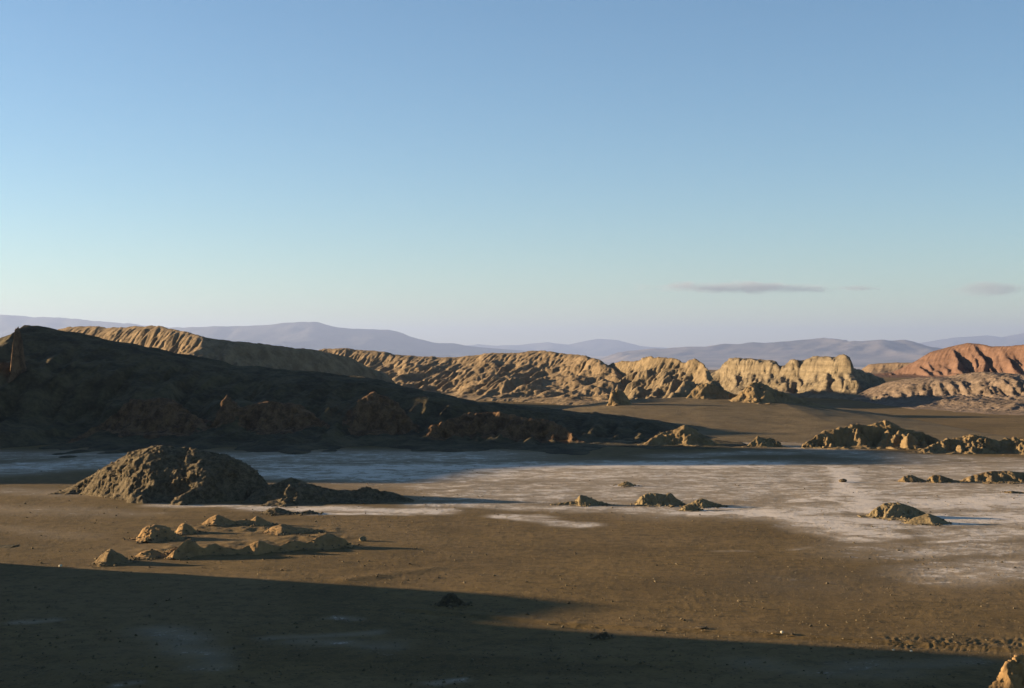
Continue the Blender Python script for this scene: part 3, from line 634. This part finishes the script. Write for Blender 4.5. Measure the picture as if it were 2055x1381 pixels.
# ------------------------------------------------------------------ loose gravel, thicker round the mounds
def gravel():
    rng = np.random.RandomState(77)
    n = 16000
    Y = 1 / rng.uniform(1 / 330, 1 / 98, n); X = Y * rng.uniform(-.40, .40, n)
    k = fbm(X / 9, Y / 9, 501, 3) + .25 * rng.normal(size=n) > .05
    X, Y = X[k], Y[k]; S_ = np.minimum(.035 * rng.pareto(2.2, len(X)) + .06, .2)
    cx, cy, cs = [], [], []
    for g in SURF:
        x0, y0, cxs, cys, Z = g
        if cxs > .17 or y0 > 320: continue
        m = np.argwhere((Z > -50) & (Z - plain_z(x0 + np.arange(Z.shape[1])[None, :] * cxs, y0 + np.arange(Z.shape[0])[:, None] * cys) < .15))
        if not len(m): continue
        q = m[rng.randint(0, len(m), min(160, len(m) // 12 + 10))]
        cx.append(x0 + q[:, 1] * cxs + rng.normal(0, .5, len(q))); cy.append(y0 + q[:, 0] * cys + rng.normal(0, .6, len(q))); cs.append(rng.uniform(.07, .3, len(q)) ** 1.1)
    X = np.concatenate([X] + cx); Y = np.concatenate([Y] + cy); S_ = np.concatenate([S_] + cs)
    Z = surf(X, Y)
    base = np.array([(1, 0, 0), (-.5, .87, 0), (-.5, -.87, 0), (.35, .3, .8), (-.4, .1, .9), (.1, -.5, .75)], float)
    tri_ = np.array([(0, 1, 3), (1, 4, 3), (1, 2, 4), (2, 5, 4), (2, 0, 5), (0, 3, 5), (3, 4, 5)])
    a = rng.uniform(0, 6.28, len(X)); c, si = np.cos(a)[:, None], np.sin(a)[:, None]
    j = base[None] + rng.uniform(-.25, .25, (len(X), 6, 3))
    vx = j[..., 0] * c - j[..., 1] * si; vy = j[..., 0] * si + j[..., 1] * c; vz = j[..., 2] * rng.uniform(.5, 1, (len(X), 1)) - .15
    V = np.stack([X[:, None] + vx * S_[:, None], Y[:, None] + vy * S_[:, None], Z[:, None] + vz * S_[:, None]], -1).reshape(-1, 3)
    F = (tri_[None] + 6 * np.arange(len(X))[:, None, None]).reshape(-1, 3)
    me = bpy.data.meshes.new('gravel'); me.from_pydata(V.tolist(), [], F.tolist()); me.update(); me.materials.append(M['gravel'])
    o = bpy.data.objects.new('gravel', me); COL.objects.link(o)
    tag(o, 'loose small dark stones scattered over the plain and round the mounds', 'gravel', 'stuff')
gravel()

# ------------------------------------------------------------------ clouds above the haze
def cloud(px, py, wpx, hpx, Y, label, dens, seed):
    import bmesh
    bm = bmesh.new(); bmesh.ops.create_icosphere(bm, subdivisions=4, radius=1)
    rx, rz = wpx / 2 / FPX * Y, hpx / 2 / FPX * Y
    for v in bm.verts: v.co = Vector((v.co.x * rx, v.co.y * rz * 3, v.co.z * rz))
    me = bpy.data.meshes.new('cloud'); bm.to_mesh(me); bm.free()
    o = bpy.data.objects.new('cloud', me); COL.objects.link(o); o.location = (gx(px, Y), Y, gz(py, Y))
    m = bpy.data.materials.new('cloud_vapour'); m.use_nodes = True; t = m.node_tree
    t.nodes.remove(t.nodes['Principled BSDF'])
    pv = nd(t, 'ShaderNodeVolumePrincipled'); pv.inputs['Color'].default_value = (.50, .50, .56, 1); pv.inputs['Anisotropy'].default_value = .3
    v = nd(t, 'ShaderNodeTexCoord').outputs['Object']
    mp = nd(t, 'ShaderNodeMapping'); mp.inputs['Scale'].default_value = (1 / rz / 3.5, 1 / rz / 3, 1 / rz / 1.2); mp.inputs['Location'].default_value = (seed, seed * 2.3, 0); t.links.new(v, mp.inputs[0])
    n = tex(t, mp.outputs[0], 1.0, 6, .6, .3)
    sc = nd(t, 'ShaderNodeVectorMath', operation='MULTIPLY'); sc.inputs[1].default_value = (1 / rx, 1 / rz / 3, 1 / rz); t.links.new(v, sc.inputs[0])
    ln = nd(t, 'ShaderNodeVectorMath', operation='LENGTH'); t.links.new(sc.outputs[0], ln.inputs[0])
    fall = mth(t, 'SUBTRACT', 1.0, ln.outputs['Value'])
    k = mrange(t, mth(t, 'ADD', mth(t, 'MULTIPLY', fall, .55), mth(t, 'SUBTRACT', n, .5)), .08, .45, 0, dens / (rz * 2))
    t.links.new(k, pv.inputs['Density'])
    t.links.new(pv.outputs[0], t.nodes['Material Output'].inputs['Volume'])
    me.materials.append(m)
    return tag(o, label, 'cloud')
cloud(1490, 577, 540, 34, 62000, 'long thin grey lilac cloud low in the sky', .8, 1.0)
cloud(1725, 578, 130, 18, 62000, 'small faint wisp of cloud right of the long thin cloud', .4, 4.0)
cloud(1985, 582, 220, 44, 62000, 'faint pale puff of cloud at the right edge of the sky', .5, 7.0)

# ------------------------------------------------------------------ haze
def haze():
    import bmesh
    bm = bmesh.new(); bmesh.ops.create_cube(bm, size=1)
    x, y0, y1, z0, z1 = 57000, -400, 95000, -302.5, 1350
    for v in bm.verts: v.co = Vector((v.co.x * 2 * x, y0 + (v.co.y + .5) * (y1 - y0), z0 + (v.co.z + .5) * (z1 - z0)))
    me = bpy.data.meshes.new('haze'); bm.to_mesh(me); bm.free()
    o = bpy.data.objects.new('haze', me); COL.objects.link(o)
    m = bpy.data.materials.new('haze_air'); m.use_nodes = True; t = m.node_tree
    t.nodes.remove(t.nodes['Principled BSDF'])
    pv = nd(t, 'ShaderNodeVolumePrincipled'); pv.inputs['Color'].default_value = (.345, .44, .72, 1)
    pv.inputs['Density'].default_value = HAZE_DENSITY; pv.inputs['Anisotropy'].default_value = .25
    t.links.new(pv.outputs[0], t.nodes['Material Output'].inputs['Volume'])
    me.materials.append(m)
    tag(o, 'thin pale air haze over the whole desert', 'haze', 'stuff')
haze()
